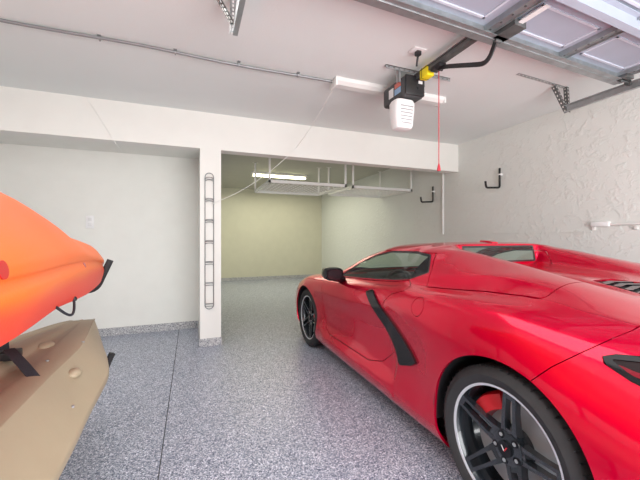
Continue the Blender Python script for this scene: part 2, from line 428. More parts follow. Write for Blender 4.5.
for sx in (-1, 1):
    bm = NB(); box(bm, sx * (W2 - .02) - .05, sx * (W2 - .02) + .05, -.12, -.02, -.03, .0, bev=.004); cyl(bm, (sx * (W2 - .06), -.07, -.035), (sx * (W2 + .06), -.07, -.035), .008)
    cyl(bm, (sx * (W2 + .045), -.07, -.035), (sx * (W2 + .07), -.07, -.035), .023)
    fin(bm, 'roller_bracket', 'galvanized_dark', t)

def track(x, sx, lab, z):
    t = empty('door_track', (x, 2.10, z), lab, 'garage door track', 'garage door tracks')
    bm = NB()
    yl = -2.1 - .9
    box(bm, -.002, .002, yl, 0, -.03, .03); box(bm, 0, -sx * .028, yl, 0, -.032, -.028) if sx < 0 else box(bm, -sx * .028, 0, yl, 0, -.032, -.028)
    if sx < 0: box(bm, 0, -sx * .028, yl, 0, .028, .032)
    else: box(bm, -sx * .028, 0, yl, 0, .028, .032)
    for k in range(9): cyl(bm, (-.004, -.25 - k * .3, 0), (.004, -.25 - k * .3, 0), .007, 8)
    # curve down to the floor at the opening
    pts = [(0, yl, 0)] + [(0, yl - .02 - .13 * math.sin(a), -.30 + .30 * math.cos(a)) for a in np.linspace(.2, PI / 2, 7)] + [(0, yl - .15, -2.4)]
    pts = [(p[0], max(p[1], YF + .03 - 2.10), p[2]) for p in pts]
    ribbon(bm, pts, .004, .05, up=(0, 1, 0)) if False else None
    fin(bm, 'channel', 'galvanized', t, smooth=False)
    return t
def angle_bar(bm, a, b, w=.03, th=.0025, holes=8, side=(1, 0, 0)):
    """perforated angle iron from a to b"""
    A, B = Vector(a), Vector(b); d = (B - A); L = d.length; d.normalize()
    u = Vector(side); u = (u - d * u.dot(d)).normalized(); v = d.cross(u)
    M = Matrix((( u.x, v.x, d.x, A.x), (u.y, v.y, d.y, A.y), (u.z, v.z, d.z, A.z), (0, 0, 0, 1)))
    box(bm, 0, w, -th, 0, 0, L, M=M); box(bm, 0, th, 0, w, 0, L, M=M)
    for k in range(holes):
        z = (k + .5) / holes * L
        box(bm, w * .35, w * .65, -th - .0008, .0008, z - .007, z + .007, mi=1, M=M)
        box(bm, -.0008, th + .0008, w * .35, w * .65, z - .007, z + .007, mi=1, M=M)
tr = track(3.30, 1, 'right galvanized door track with its end hung near the rough right wall', 2.47)
bm = NB(); angle_bar(bm, (-.62, -.01, .228), (.06, .02, .228), .03, holes=14, side=(0, 1, 0)); fin(bm, 'ceiling_bracket', ['galvanized', 'wire_white'], tr, smooth=False)
bm = NB(); angle_bar(bm, (.0, -.02, -.03), (-.09, .04, .225), .03, holes=7); fin(bm, 'hanger_brace', ['galvanized_dark', 'wire_white'], tr, smooth=False)
bm = NB(); angle_bar(bm, (.01, -.02, -.03), (.035, .01, .225), .03, holes=7); fin(bm, 'hanger_brace', ['galvanized_dark', 'wire_white'], tr, smooth=False)
tl = track(.235, -1, 'left door track end with V-shaped perforated hanger at top of the view', 2.53)
bm = NB(); angle_bar(bm, (-.018, -.03, -.03), (-.018, -.03, .165), .032, holes=8); fin(bm, 'hanger_strap', ['galvanized', 'white_plastic'], tl, smooth=False)
bm = NB(); angle_bar(bm, (-.018, -.035, .01), (-.12, -.05, .165), .028, holes=8, side=(0, -1, 0)); fin(bm, 'hanger_brace', ['galvanized_dark', 'wire_white'], tl, smooth=False)

# things on the right wall
def wall_hook(y, z0, z1, out, lab):
    t = empty('wall_hook', (XR, y, z0), lab, 'hook', 'black J hooks on the right wall')
    bm = NB(); h = z1 - z0
    tube(bm, arc([(-.03, 0, h), (-.03, 0, 0), (-out, 0, -.015), (-out - .012, 0, .07)], .03), .013, 8)
    fin(bm, 'foam_hook', 'foam_black', t)
    bm = NB(); box(bm, -.03, 0, -.02, .02, h * .62, h * .72, bev=.003); box(bm, -.05, 0, -.017, .017, h * .64, h * .70)
    fin(bm, 'mount', 'white_plastic', t, smooth=False)
wall_hook(3.28, 1.925, 2.185, .27, 'black J hook on the right wall nearer the overhead door track')
wall_hook(4.60, 1.87, 2.13, .27, 'black J hook on right wall beyond the header, beside the vertical conduit')
bm = NB(); cyl(bm, (XR - .016, 4.37, 1.31), (XR - .016, 4.37, H - .002), .016, 10)
tag(fin(bm, 'wall_conduit', 'white_metal'), 'vertical white conduit on the right wall just behind the header', 'conduit')
t = empty('wall_junction_box', (XR, 2.13, 1.39), 'small white junction box with short conduit on the right wall above car', 'junction box')
bm = NB(); box(bm, -.04, 0, -.10, .06, -.025, .025, bev=.006); fin(bm, 'cover', 'white_plastic', t)
bm = NB(); cyl(bm, (-.014, -.10, -.005), (-.014, -2.9, -.005), .012, 10); fin(bm, 'pipe', 'white_metal', t)
bm = NB(); box(bm, -.02, 0, .03, .06, -.06, -.02, bev=.004); fin(bm, 'clip', 'white_metal', t)
bm = NB(); box(bm, -.02, 0, -.32, -.29, -.06, -.03, bev=.004); fin(bm, 'clip', 'white_metal', t)
p = ray(90, 222); p = p * (YN / p[1])
t = empty('wall_outlet', (p[0], YN, p[2] + CH), 'white wall outlet plate on the niche wall above orange kayak', 'outlet')
bm = NB(); box(bm, -.045, .045, -.01, 0, -.08, .08, bev=.004); fin(bm, 'cover_plate', 'white_plastic', t)
bm = NB()
for z in (-.03, .03): box(bm, -.02, .02, -.013, -.009, z - .02, z + .02, bev=.003)
fin(bm, 'socket', 'label_white', t)

# pillar wire rack
t = empty('wire_wall_rack', (.187, YH, .43), 'tall narrow chrome wire rack with seven hoops on the white pillar', 'wall rack')
bm = NB(); W = .047; L = 1.57
ring = []
for a in np.linspace(0, PI, 9): ring.append((W * math.cos(a), -.014, L - W + W * math.sin(a)))
for a in np.linspace(PI, 2 * PI, 9): ring.append((W * math.cos(a), -.014, W + W * math.sin(a)))
tube(bm, ring, .0048, 8, closed=True); fin(bm, 'frame', 'chrome_wire', t)
for k in range(7):
    z = .06 + k * (L - .13) / 6
    bm = NB()
    tube(bm, [(W * math.cos(a), -.016 - .055 * math.sin(a), z + .012 * math.sin(a)) for a in np.linspace(0, PI, 12)], .0042, 6)
    tube(bm, [(W * math.cos(a), -.016 - .055 * math.sin(a), z - .03 + .012 * math.sin(a)) for a in np.linspace(0, PI, 12)], .0036, 6)
    tube(bm, [(-W, -.014, z), (W, -.014, z)], .004, 6)
    fin(bm, 'hoop', 'chrome_wire', t)

# cables
def sag(a, b, d, n=24):
    a, b = np.array(a, float), np.array(b, float)
    return [tuple(a + (b - a) * t - np.array([0, 0, d * 4 * t * (1 - t)])) for t in np.linspace(0, 1, n)]
def P3(u, v, y): q = ray(u, v); q = q * (y / q[1]); return (q[0], q[1], q[2] + CH)
bm = NB(); tube(bm, sag((1.215, 2.79, 2.63), P3(296, 148, 3.95), .03, 12) + sag(P3(296, 148, 3.95), P3(221, 200, 4.03), .07, 14)[1:] + [P3(212, 204, 4.03)], .0028, 6)
tag(fin(bm, 'hanging_cable', 'wire_white'), 'thin white cable draped from ceiling light channel to the pillar', 'cable')
bm = NB(); tube(bm, [P3(86, 97, 4.045), P3(100, 118, 4.044), P3(116, 144, 4.046), P3(121, 151, 4.30)], .004, 6)
tag(fin(bm, 'header_cable', 'wire_white'), 'thin white cable trailing down the header face over the niche', 'cable')

# back room
t = empty('fluorescent_light', (1.84, 7.3, H), 'lit fluorescent tube fixture on the ceiling of the back room', 'light fixture')
bm = NB(); box(bm, -.63, .63, -.06, .06, -.05, 0, bev=.006); fin(bm, 'housing', 'white_metal', t)
for dy in (-.03, .03):
    bm = NB(); cyl(bm, (-.60, dy, -.075), (.60, dy, -.075), .02, 14); fin(bm, 'tube', 'tube_glow', t)
for sx in (-1, 1):
    bm = NB(); box(bm, sx * .615 - .015, sx * .615 + .015, -.055, .055, -.10, -.045, bev=.004); fin(bm, 'lamp_holder', 'white_metal', t)
def overhead_rack(x0, x1, y0, y1, z, lab):
    t = empty('overhead_storage_rack', ((x0 + x1) / 2, (y0 + y1) / 2, z), lab, 'storage rack', 'overhead wire racks in the back room')
    w, d = (x1 - x0) / 2, (y1 - y0) / 2
    bm = NB()
    for a0, a1, b0, b1 in ((-w, w, -d, -d + .03), (-w, w, d - .03, d), (-w, -w + .03, -d, d), (w - .03, w, -d, d)): box(bm, a0, a1, b0, b1, -.02, .025)
    fin(bm, 'frame', 'white_metal', t, smooth=False)
    bm = NB()
    n = int(2 * w / .08)
    for k in range(1, n): x = -w + k * 2 * w / n; box(bm, x - .006, x + .006, -d, d, .018, .025)
    n = int(2 * d / .12)
    for k in range(1, n): y = -d + k * 2 * d / n; box(bm, -w, w, y - .007, y + .007, .010, .018)
    fin(bm, 'wire_deck', 'white_metal', t, smooth=False)
    for sx in (-1, 1):
        for sy in (-1, 1):
            bm = NB(); x, y = sx * (w - .015), sy * (d - .015)
            box(bm, x - .015, x + .015, y - .012, y + .012, 0, H - z); box(bm, x - .05, x + .05, y - .012, y + .012, H - z - .004, H - z)
            fin(bm, 'hanging_post', 'white_metal', t, smooth=False)
overhead_rack(1.12, 2.46, 5.12, 6.42, 2.14, 'white overhead wire rack below the fluorescent light')
overhead_rack(2.60, 3.84, 5.17, 6.30, 2.14, 'white overhead wire rack beside the right wall of back room')
# ------------------------------------------------------------------ sports car
CX, CY = 2.145, 1.044
car = empty('sports_car', (CX, CY, 0), 'red low sports car with black wheels parked nose inward on speckled floor', 'car')
ST = {  # y ahead of the rear axle: half section from rocker to roof centre (distance from centreline, height)
 3.55: [(.45,.20),(.50,.22),(.54,.26),(.55,.32),(.55,.37),(.54,.42),(.52,.45),(.48,.47),(.43,.48),(.38,.485),(.30,.49),(.22,.49),(.15,.49),(.08,.49),(0,.49)],
 3.40: [(.62,.15),(.68,.17),(.72,.23),(.745,.32),(.75,.40),(.74,.47),(.71,.52),(.66,.55),(.60,.565),(.52,.57),(.43,.565),(.34,.56),(.24,.56),(.12,.56),(0,.56)],
 3.15: [(.72,.13),(.80,.15),(.85,.22),(.87,.34),(.875,.46),(.86,.56),(.83,.62),(.77,.655),(.70,.67),(.60,.67),(.50,.66),(.40,.65),(.28,.645),(.14,.645),(0,.65)],
 2.90: [(.75,.13),(.85,.15),(.90,.23),(.915,.36),(.92,.52),(.905,.65),(.87,.72),(.80,.755),(.72,.765),(.62,.755),(.50,.735),(.40,.72),(.28,.715),(.14,.715),(0,.72)],
 2.62: [(.76,.12),(.87,.15),(.915,.24),(.93,.40),(.935,.58),(.92,.72),(.88,.79),(.80,.82),(.72,.825),(.62,.81),(.50,.79),(.40,.78),(.28,.775),(.14,.775),(0,.78)],
 2.32: [(.77,.12),(.88,.15),(.92,.24),(.905,.40),(.905,.58),(.915,.73),(.89,.80),(.82,.84),(.74,.85),(.65,.845),(.53,.835),(.42,.828),(.28,.825),(.14,.825),(0,.828)],
 2.17: [(.78,.12),(.882,.15),(.922,.24),(.903,.40),(.90,.58),(.915,.735),(.89,.81),(.825,.85),(.78,.857),(.72,.86),(.62,.862),(.50,.862),(.38,.862),(.20,.865),(0,.868)],
 2.00: [(.78,.12),(.885,.15),(.936,.25),(.893,.38),(.895,.58),(.915,.74),(.89,.82),(.825,.86),(.81,.872),(.785,.892),(.74,.912),(.58,.937),(.40,.944),(.20,.948),(0,.95)],
 1.80: [(.78,.12),(.885,.15),(.936,.25),(.893,.38),(.893,.58),(.915,.745),(.89,.832),(.818,.873),(.79,.915),(.755,.965),(.705,.997),(.57,1.022),(.40,1.03),(.20,1.037),(0,1.04)],
 1.65: [(.78,.12),(.885,.15),(.936,.25),(.893,.38),(.891,.58),(.915,.75),(.888,.842),(.816,.884),(.78,.952),(.73,1.027),(.68,1.063),(.55,1.09),(.40,1.10),(.20,1.107),(0,1.11)],
 1.50: [(.78,.12),(.885,.15),(.936,.25),(.893,.38),(.888,.58),(.915,.757),(.886,.852),(.815,.895),(.77,.987),(.705,1.08),(.65,1.115),(.52,1.14),(.38,1.148),(.20,1.153),(0,1.155)],
 1.20: [(.78,.12),(.885,.15),(.938,.25),(.894,.38),(.88,.58),(.915,.777),(.885,.872),(.815,.915),(.757,1.037),(.677,1.145),(.605,1.182),(.47,1.203),(.36,1.207),(.20,1.211),(0,1.213)],
 0.95: [(.78,.12),(.885,.15),(.941,.25),(.899,.38),(.88,.57),(.92,.80),(.885,.892),(.815,.937),(.762,1.05),(.67,1.155),(.59,1.192),(.45,1.211),(.36,1.216),(.20,1.219),(0,1.221)],
 0.80: [(.78,.12),(.885,.15),(.944,.25),(.909,.385),(.895,.57),(.93,.82),(.886,.907),(.811,.957),(.786,1.008),(.768,1.048),(.676,1.147),(.57,1.185),(.42,1.202),(.31,1.204),(0,1.206)],
 0.765: [(.78,.12),(.885,.15),(.938,.24),(.917,.40),(.90,.575),(.933,.82),(.887,.91),(.810,.959),(.786,1.010),(.768,1.045),(.675,1.143),(.56,1.181),(.42,1.182),(.345,1.065),(0,1.06)],
 0.60: [(.78,.12),(.885,.15),(.94,.24),(.925,.40),(.92,.58),(.945,.82),(.89,.92),(.806,.964),(.790,1.012),(.772,1.038),(.672,1.108),(.50,1.163),(.40,1.140),(.335,1.055),(0,1.05)],
 0.40: [(.78,.12),(.89,.155),(.945,.24),(.945,.40),(.952,.58),(.955,.80),(.90,.932),(.802,.970),(.764,1.028),(.744,1.049),(.632,1.098),(.47,1.128),(.375,1.102),(.32,1.045),(0,1.04)],
 0.20: [(.78,.12),(.90,.16),(.955,.25),(.968,.42),(.970,.60),(.960,.79),(.91,.932),(.797,.979),(.722,1.040),(.700,1.057),(.590,1.081),(.45,1.090),(.36,1.070),(.29,1.035),(0,1.025)],
 0.00: [(.78,.12),(.90,.16),(.958,.25),(.972,.42),(.976,.60),(.955,.78),(.905,.930),(.79,.981),(.69,1.018),(.65,1.033),(.56,1.047),(.44,1.047),(.345,1.034),(.25,1.013),(0,1.003)],
 -0.20: [(.78,.13),(.89,.17),(.955,.26),(.972,.42),(.972,.58),(.937,.76),(.878,.910),(.77,.963),(.68,.985),(.60,.996),(.50,1.002),(.40,.999),(.30,.990),(.20,.982),(0,.978)],
 -0.40:[(.78,.15),(.875,.19),(.935,.28),(.955,.42),(.945,.56),(.895,.74),(.832,.882),(.74,.943),(.66,.957),(.57,.962),(.48,.963),(.38,.96),(.28,.957),(.18,.955),(0,.955)],
 -0.60:[(.74,.18),(.83,.22),(.89,.31),(.91,.43),(.898,.56),(.845,.72),(.787,.855),(.70,.927),(.62,.946),(.54,.95),(.45,.952),(.36,.952),(.26,.952),(.16,.952),(0,.952)],
 -0.78:[(.68,.24),(.76,.27),(.81,.34),(.83,.45),(.82,.57),(.77,.71),(.72,.83),(.64,.90),(.57,.925),(.50,.935),(.42,.94),(.33,.942),(.24,.943),(.14,.944),(0,.944)],
 -0.87:[(.60,.30),(.66,.33),(.70,.38),(.72,.47),(.71,.57),(.67,.68),(.63,.78),(.56,.85),(.50,.88),(.44,.89),(.37,.895),(.29,.90),(.21,.90),(.12,.90),(0,.90)],
}
ys = np.array(sorted(ST)); tab = np.array([ST[y] for y in ys])            # stations x 15 x 2
yq = np.unique(np.concatenate([np.linspace(ys[0], ys[-1], 190), np.linspace(.755, .81, 10)]))
half = pchip(ys, tab.reshape(len(ys), -1), yq).reshape(len(yq), 15, 2)
full = np.concatenate([half * [1, 1], (half * [-1, 1])[:, -2::-1]], 1)     # left rocker .. centre .. right rocker
def catmull(P, n=7):
    """centripetal spline across each section"""
    ext = np.concatenate([2 * P[:, :1] - P[:, 1:2], P, 2 * P[:, -1:] - P[:, -2:-1]], 1)
    out = []
    for i in range(P.shape[1] - 1):
        p0, p1, p2, p3 = (ext[:, i + k] for k in range(4))
        def dt(a, b): return np.maximum(np.linalg.norm(b - a, axis=1), 1e-5)[:, None] ** 0.5
        t0 = 0; t1 = dt(p0, p1); t2 = t1 + dt(p1, p2); t3 = t2 + dt(p2, p3)
        for k in range(n):
            t = t1 + (t2 - t1) * k / n
            A1 = (t1 - t) / t1 * p0 + t / t1 * p1; A2 = (t2 - t) / (t2 - t1) * p1 + (t - t1) / (t2 - t1) * p2; A3 = (t3 - t) / (t3 - t2) * p2 + (t - t2) / (t3 - t2) * p3
            B1 = (t2 - t) / t2 * A1 + t / t2 * A2; B2 = (t3 - t) / (t3 - t1) * A2 + (t - t1) / (t3 - t1) * A3
            out.append((t2 - t) / (t2 - t1) * B1 + (t - t1) / (t2 - t1) * B2)
    out.append(P[:, -1])
    return np.stack(out, 1)
sec = catmull(full)
NY, NU = sec.shape[:2]
G = np.stack([-sec[..., 0], np.repeat(yq[:, None], NU, 1), sec[..., 1]], -1)   # local x, y, z
dy = np.gradient(G, axis=0); du = np.gradient(G, axis=1)
GN = np.cross(du, dy); GN /= np.maximum(np.linalg.norm(GN, axis=-1, keepdims=True), 1e-9)
if GN[NY // 2, NU // 2, 2] < 0: GN = -GN
idx = np.arange(NY * NU).reshape(NY, NU)
quads = np.stack([idx[:-1, :-1], idx[1:, :-1], idx[1:, 1:], idx[:-1, 1:]], -1).reshape(-1, 4)
_q = quads[(NY // 2) * (NU - 1) + NU // 2]; _V = G.reshape(-1, 3)
if np.cross(_V[_q[1]] - _V[_q[0]], _V[_q[2]] - _V[_q[0]])[2] < 0: quads = quads[:, ::-1]
class PM:
    def __init__(s, V, N, F, cut=None): s.V, s.N, s.F, s.cut = V, N, F, cut or set()
def clip(pm, f):
    """split a polygon mesh by the sign of f(V); returns (f>0, f<0)"""
    V = np.asarray(pm.V); val = f(V)
    val = np.where(np.abs(val) < 1e-7, 1e-7, val)
    newV = list(pm.V); newN = list(pm.N); cache = {}
    pos, neg = [], []; cutv = set()
    sg = val > 0
    for F in pm.F:
        s = [sg[i] for i in F]
        if all(s): pos.append(F); continue
        if not any(s): neg.append(F); continue
        a, b = [], []
        n = len(F)
        for k in range(n):
            i, j = F[k], F[(k + 1) % n]
            (a if sg[i] else b).append(i)
            if sg[i] != sg[j]:
                key = (min(i, j), max(i, j))
                if key not in cache:
                    t = val[i] / (val[i] - val[j])
                    newV.append(pm.V[i] + (pm.V[j] - pm.V[i]) * t)
                    nn = pm.N[i] + (pm.N[j] - pm.N[i]) * t; newN.append(nn / max(np.linalg.norm(nn), 1e-9))
                    cache[key] = len(newV) - 1; cutv.add(cache[key])
                a.append(cache[key]); b.append(cache[key])
        if len(a) > 2: pos.append(a)
        if len(b) > 2: neg.append(b)
    def pack(Fs):
        m = {}; VV, NN, FF = [], [], []; c = set()
        for F in Fs:
            g = []
            for i in F:
                if i not in m:
                    m[i] = len(VV); VV.append(newV[i]); NN.append(newN[i])
                    if i in cutv or i in pm.cut: c.add(m[i])
                g.append(m[i])
            FF.append(g)
        return PM(VV, NN, FF, c)
    return pack(pos), pack(neg)
def build(pm, name, m, parent, flange=0.010, off=0.0, dirv=None):
    V = [v + n * off for v, n in zip(pm.V, pm.N)]; N = list(pm.N); F = [list(f) for f in pm.F]
    if flange and pm.cut:
        cnt = {}
        for f in pm.F:
            for k in range(len(f)):
                i, j = f[k], f[(k + 1) % len(f)]
                cnt.setdefault((min(i, j), max(i, j)), []).append((i, j))
        mp = {}
        for k, l in cnt.items():
            if len(l) != 1 or l[0][0] not in pm.cut or l[0][1] not in pm.cut: continue
            i, j = l[0]
            e = V[j] - V[i]; sn = np.cross(e, pm.N[i]); ln = np.linalg.norm(sn)
            if ln < 1e-9: continue
            sn = sn / ln
            q = []
            for i2 in (i, j):
                V.append(V[i2]); N.append(sn)
                q.append(len(V) - 1)
            for i2 in (j, i):
                V.append(V[i2] - (pm.N[i2] if dirv is None else np.array([np.sign(-V[i2][0]) * -1, 0, 0])) * flange); N.append(sn); q.append(len(V) - 1)
            F.append([q[1], q[0], q[3], q[2]])
    me = bpy.data.meshes.new(name)
    me.from_pydata([tuple(v) for v in V], [], F); me.update()
    me.materials.append(MATS[m]); me.shade_smooth()
    me.normals_split_custom_set_from_vertices([tuple(n) for n in N])
    o = bpy.data.objects.new(name, me); COL.objects.link(o); o.parent = parent
    return o
def sdf_poly(pts, rad=0.0):
    P = np.array(pts, float); Q = np.roll(P, -1, 0)
    def f(p):
        d = np.full(len(p), 1e9); ins = np.zeros(len(p), bool)
        for a, b in zip(P, Q):
            e = b - a; w = p - a; t = np.clip((w @ e) / (e @ e), 0, 1)
            d = np.minimum(d, np.linalg.norm(w - t[:, None] * e, axis=1))
            c = (a[1] > p[:, 1]) != (b[1] > p[:, 1])
            with np.errstate(divide='ignore', invalid='ignore'):
                xi = a[0] + (p[:, 1] - a[1]) * (b[0] - a[0]) / (b[1] - a[1])
            ins ^= c & (p[:, 0] < xi)
        return np.where(ins, d, -d) + rad          # positive inside
    return f
def side(pts, amin=.55, rad=0.0, sgn=None):
    g = sdf_poly(pts, rad)
    def f(V):
        a = np.abs(V[:, 0]) if sgn is None else -sgn * V[:, 0]
        return np.minimum(g(V[:, 1:3]), a - amin)
    return f
def top(pts, zmin=.5, rad=0.0):
    g = sdf_poly(pts, rad)
    return lambda V: np.minimum(g(np.stack([np.abs(V[:, 0]), V[:, 1]], 1)), V[:, 2] - zmin)
def take(pm, f, gap=0.0025):
    """(inside, rest) with a shut line between them"""
    a, _ = clip(pm, lambda V: f(V) - gap)
    _, b = clip(pm, lambda V: f(V) + gap)
    return a, b
def halves(pm):
    l, r = clip(pm, lambda V: -V[:, 0]); l.cut -= set(); return l, r
body = PM([v for v in G.reshape(-1, 3)], [n for n in GN.reshape(-1, 3)], [list(q) for q in quads])
# wheel openings
RW = dict(y=-.012, z=.352, r=.388); FW = dict(y=2.62, z=.335, r=.362)
for wv in (RW, FW):
    body, _ = clip(body, lambda V, w=wv: np.maximum(np.hypot(V[:, 1] - w['y'], V[:, 2] - w['z']) - w['r'], .5 - np.abs(V[:, 0])))
# glass
WIN = [(1.885, .884), (1.5, .910), (1.2, .931), (.95, .953), (.79, .977), (.632, 1.035), (.735, 1.142), (.9, 1.158), (1.2, 1.150), (1.4, 1.108), (1.6, 1.035), (1.78, .945)]
fwin = side(WIN, .5)
wnd, body = take(body, fwin, 0)
gl, seal = clip(wnd, lambda V: fwin(V) - .011)
QL = lambda V: (V[:, 1] - (.80 - (V[:, 2] - .968) * .36))
dg, qg = clip(gl, QL)
for pm, nm, mt in ((seal, 'window_seal', 'satin_black'), (dg, 'side_window', 'auto_glass'), (qg, 'quarter_window', 'gloss_black')):
    for h in halves(pm): build(h, nm, mt, car, 0.006, -.002)
fws = top([(0, 2.05), (.40, 2.035), (.70, 1.95), (.66, 1.72), (.605, 1.5), (.55, 1.26), (.3, 1.235), (0, 1.23), (-.05, 1.23), (-.05, 2.05)], .8)
ws, body = take(body, fws, 0)
wsg, wss = clip(ws, lambda V: fws(V) - .02)
build(wsg, 'windshield', 'auto_glass', car, 0); build(wss, 'windshield_surround', 'satin_black', car, .006)
frw = lambda V: np.minimum(np.minimum(.36 - np.abs(V[:, 0]), V[:, 1] - .72), np.minimum(np.minimum(V[:, 2] - 1.07, 1.193 - V[:, 2]), .84 - V[:, 1]))
rw, body = take(body, frw, 0)
rwg, rws = clip(rw, lambda V: frw(V) - .012)
build(rwg, 'rear_window', 'auto_glass', car, 0); build(rws, 'rear_window_seal', 'satin_black', car, 0.004)
# blade, tail lights, vents
BL = [(1.185, .842), (1.10, .868), (.955, .775), (.80, .690), (.60, .565), (.545, .525), (.60, .490), (.735, .445), (.76, .49), (.93, .640)]
fbl = side(BL, .7)
bl, _ = clip(body, fbl)
for h in halves(bl): build(h, 'side_intake_blade', 'gloss_black', car, .03, .014)
TL = [(-.335, .845), (-.37, .868), (-.47, .882), (-.62, .872), (-.70, .83), (-.66, .775), (-.52, .778), (-.43, .800)]
ftl = side(TL, .45)
tl_, body = take(body, ftl, 0.001)
tin, tout = clip(tl_, lambda V: ftl(V) - .016)
bar, tin = take(tin, lambda V: .009 - np.abs(V[:, 2] - .818 - (V[:, 1] + .5) * .12), 0)
for sg_, h0, h1, h2 in zip((1, -1), halves(tout), halves(tin), halves(bar)):
    tlo = build(h0, 'taillight', 'gloss_black', car, .02, .004); build(h1, 'lens', 'tail_lens', tlo, .004, -.003); build(h2, 'light_bar', 'tail_red', tlo, .004, .001)
VP_ = [(-.05, .13), (.10, .12), (.21, -.15), (-.05, -.17)]
fv = top(VP_, .8)
vt, body = take(body, fv, 0.0015)
for h in (vt,):
    vo = build(h, 'deck_vent', 'satin_black', car, .01, -.012)
    for k in range(4):
        y0 = -.085 + k * .055
        sl, _ = clip(h, lambda V, y0=y0: np.minimum(fv(V) - .008, .016 - np.abs(V[:, 1] - y0 - np.abs(V[:, 0]) * -.25)))
        if sl.F: build(sl, 'vent_slat', 'gloss_black', vo, .008, .0)
# shut lines
DOOR = [(.80, .972), (.725, .935), (.735, .915), (.86, .872), (.93, .80), (.93, .70), (.80, .60), (.84, .49), (.97, .385), (1.15, .335), (1.9, .325), (2.02, .36), (2.10, .55), (2.10, .78), (2.03, .845), (1.90, .868), (1.885, .873), (1.5, .899), (1.2, .920), (.95, .942)]
dr, body = take(body, side(DOOR, .6))
for h in halves(dr): build(h, 'door', 'paint_red', car)
fd = lambda V: np.minimum(0.054 - np.hypot(V[:, 1] - .535, V[:, 2] - .855), -V[:, 0] - .6)
fl, body = take(body, fd, .0018); build(fl, 'fuel_door', 'paint_red', car)
hd, body = take(body, top([(-.1, 2.17), (.40, 2.16), (.66, 2.10), (.70, 2.3), (.66, 2.75), (.58, 3.1), (.40, 3.32), (0, 3.38), (-.1, 3.38)], .45)); build(hd, 'hood', 'paint_red', car)
bp, body = take(body, lambda V: np.interp(V[:, 2], [.2, .66, .78, .885, .94, 1.1], [-.05, -.12, -.22, -.33, -.38, -.40]) - V[:, 1]); build(bp, 'rear_bumper', 'paint_red', car)
rf, body = take(body, lambda V: np.minimum(np.minimum(V[:, 1] - .90 - .12 * np.abs(V[:, 0]), 1.215 - V[:, 1]), V[:, 2] - 1.10)); build(rf, 'roof_panel', 'paint_red', car)
ZL = lambda y: np.interp(y, [-.2, 0, .2, .4, .6], [.985, .992, .985, .968, .954])
ftn = lambda V: np.minimum(np.minimum(V[:, 1] + .06 - .10 * (1 - np.abs(V[:, 0]) / .7), V[:, 2] - ZL(V[:, 1])), np.minimum(1.3 - V[:, 1], np.maximum(.612 + .86 * np.clip(V[:, 2] - 1.03, 0, .2) - V[:, 1], V[:, 2] - 1.15)))
tn, body = take(body, ftn); build(tn, 'tonneau_cover', 'paint_red', car)
build(body, 'body_shell', 'paint_red', car, .012)
# end caps
for row, nm, mt in ((0, 'rear_panel', 'paint_red'), (NY - 1, 'front_grille', 'satin_black')):
    bm = NB(); vs = [bm.verts.new(tuple(G[row, k])) for k in range(0, NU, 2)]; bm.faces.new(vs); fin(bm, nm, mt, car, smooth=False)
bm = NB(); box(bm, -.60, .60, -.885, -.80, .30, .47, bev=.02)
fin(bm, 'rear_diffuser', 'satin_black', car)
for x in (-.17, -.06, .06, .17):
    bm = NB(); box(bm, x - .045, x + .045, -.91, -.84, .35, .42, bev=.015); box(bm, x - .035, x + .035, -.912, -.90, .36, .41, bev=.004, mi=1); fin(bm, 'exhaust_tip', ['machined', 'satin_black'], car)
# underbody and inner tub
bm = NB(); box(bm, -.80, .80, .42, 2.22, .125, .16); box(bm, -.56, .56, -.75, .42, .16, .20); box(bm, -.56, .56, 2.22, 3.3, .16, .20)
fin(bm, 'underbody', 'satin_black', car, smooth=False)
for wv, a0, a1 in ((RW, .56, .95), (FW, .56, .905)):
    for sx in (-1, 1):
        bm = NB(); rr = wv['r'] + .006
        A = [(sx * aa, wv['y'] + rr * math.cos(t), wv['z'] + rr * math.sin(t)) for aa in (a1, a0) for t in np.linspace(-.15, PI + .15, 40)]
        vs = [bm.verts.new(p) for p in A]
        for k in range(39): bm.faces.new((vs[k], vs[k + 1], vs[40 + k + 1], vs[40 + k]))
        bm.faces.new(vs[40:])
        fin(bm, 'wheel_liner', 'satin_black', car)
# cabin
bm = NB(); box(bm, -.72, .72, .70, .74, .2, .95); box(bm, -.78, .78, .72, 2.2, .22, .25); box(bm, -.80, -.77, .74, 2.0, .25, .86); box(bm, .77, .80, .74, 2.0, .25, .86)
fin(bm, 'cabin_tub', 'interior', car, smooth=False)
bm = NB(); box(bm, -.78, .78, 1.62, 2.12, .55, .875, bev=.05, seg=4); box(bm, .16, .62, 1.55, 1.75, .78, .93, bev=.035, seg=3, M=Matrix.Scale(-1, 4, (1, 0, 0)))
fin(bm, 'dashboard', 'interior', car)
bm = NB(); box(bm, -.13, .13, .78, 1.7, .25, .68, bev=.04, seg=3); fin(bm, 'center_console', 'interior_grey', car)
for sx in (-1, 1):
    bm = NB(); x = sx * .38
    box(bm, x - .25, x + .25, .95, 1.48, .30, .48, bev=.06, seg=4)
    Mb = Matrix.Translation((x, .93, .42)) @ Matrix.Rotation(R(-14), 4, 'X').inverted()
    box(bm, -.25, .25, -.07, .07, 0, .46, bev=.05, seg=4, M=Mb); box(bm, -.15, .15, -.06, .06, .42, .60, bev=.05, seg=4, M=Mb)
    fin(bm, 'seat', 'interior_grey' if sx > 0 else 'interior', car)
bm = NB(); Ms = Matrix.Translation((-.38, 1.48, .80)) @ Matrix.Rotation(R(68), 4, 'X')
tube(bm, [Ms @ Vector((.17 * math.cos(a), .16 * math.sin(a), 0)) for a in np.linspace(0, 2 * PI, 28)[:-1]], .016, 8, closed=True)
tube(bm, [Ms @ Vector((-.16, 0, 0)), Ms @ Vector((.16, 0, 0))], .018, 6); cyl(bm, Ms @ Vector((0, 0, .0)), Ms @ Vector((0, 0, -.2)), .05)
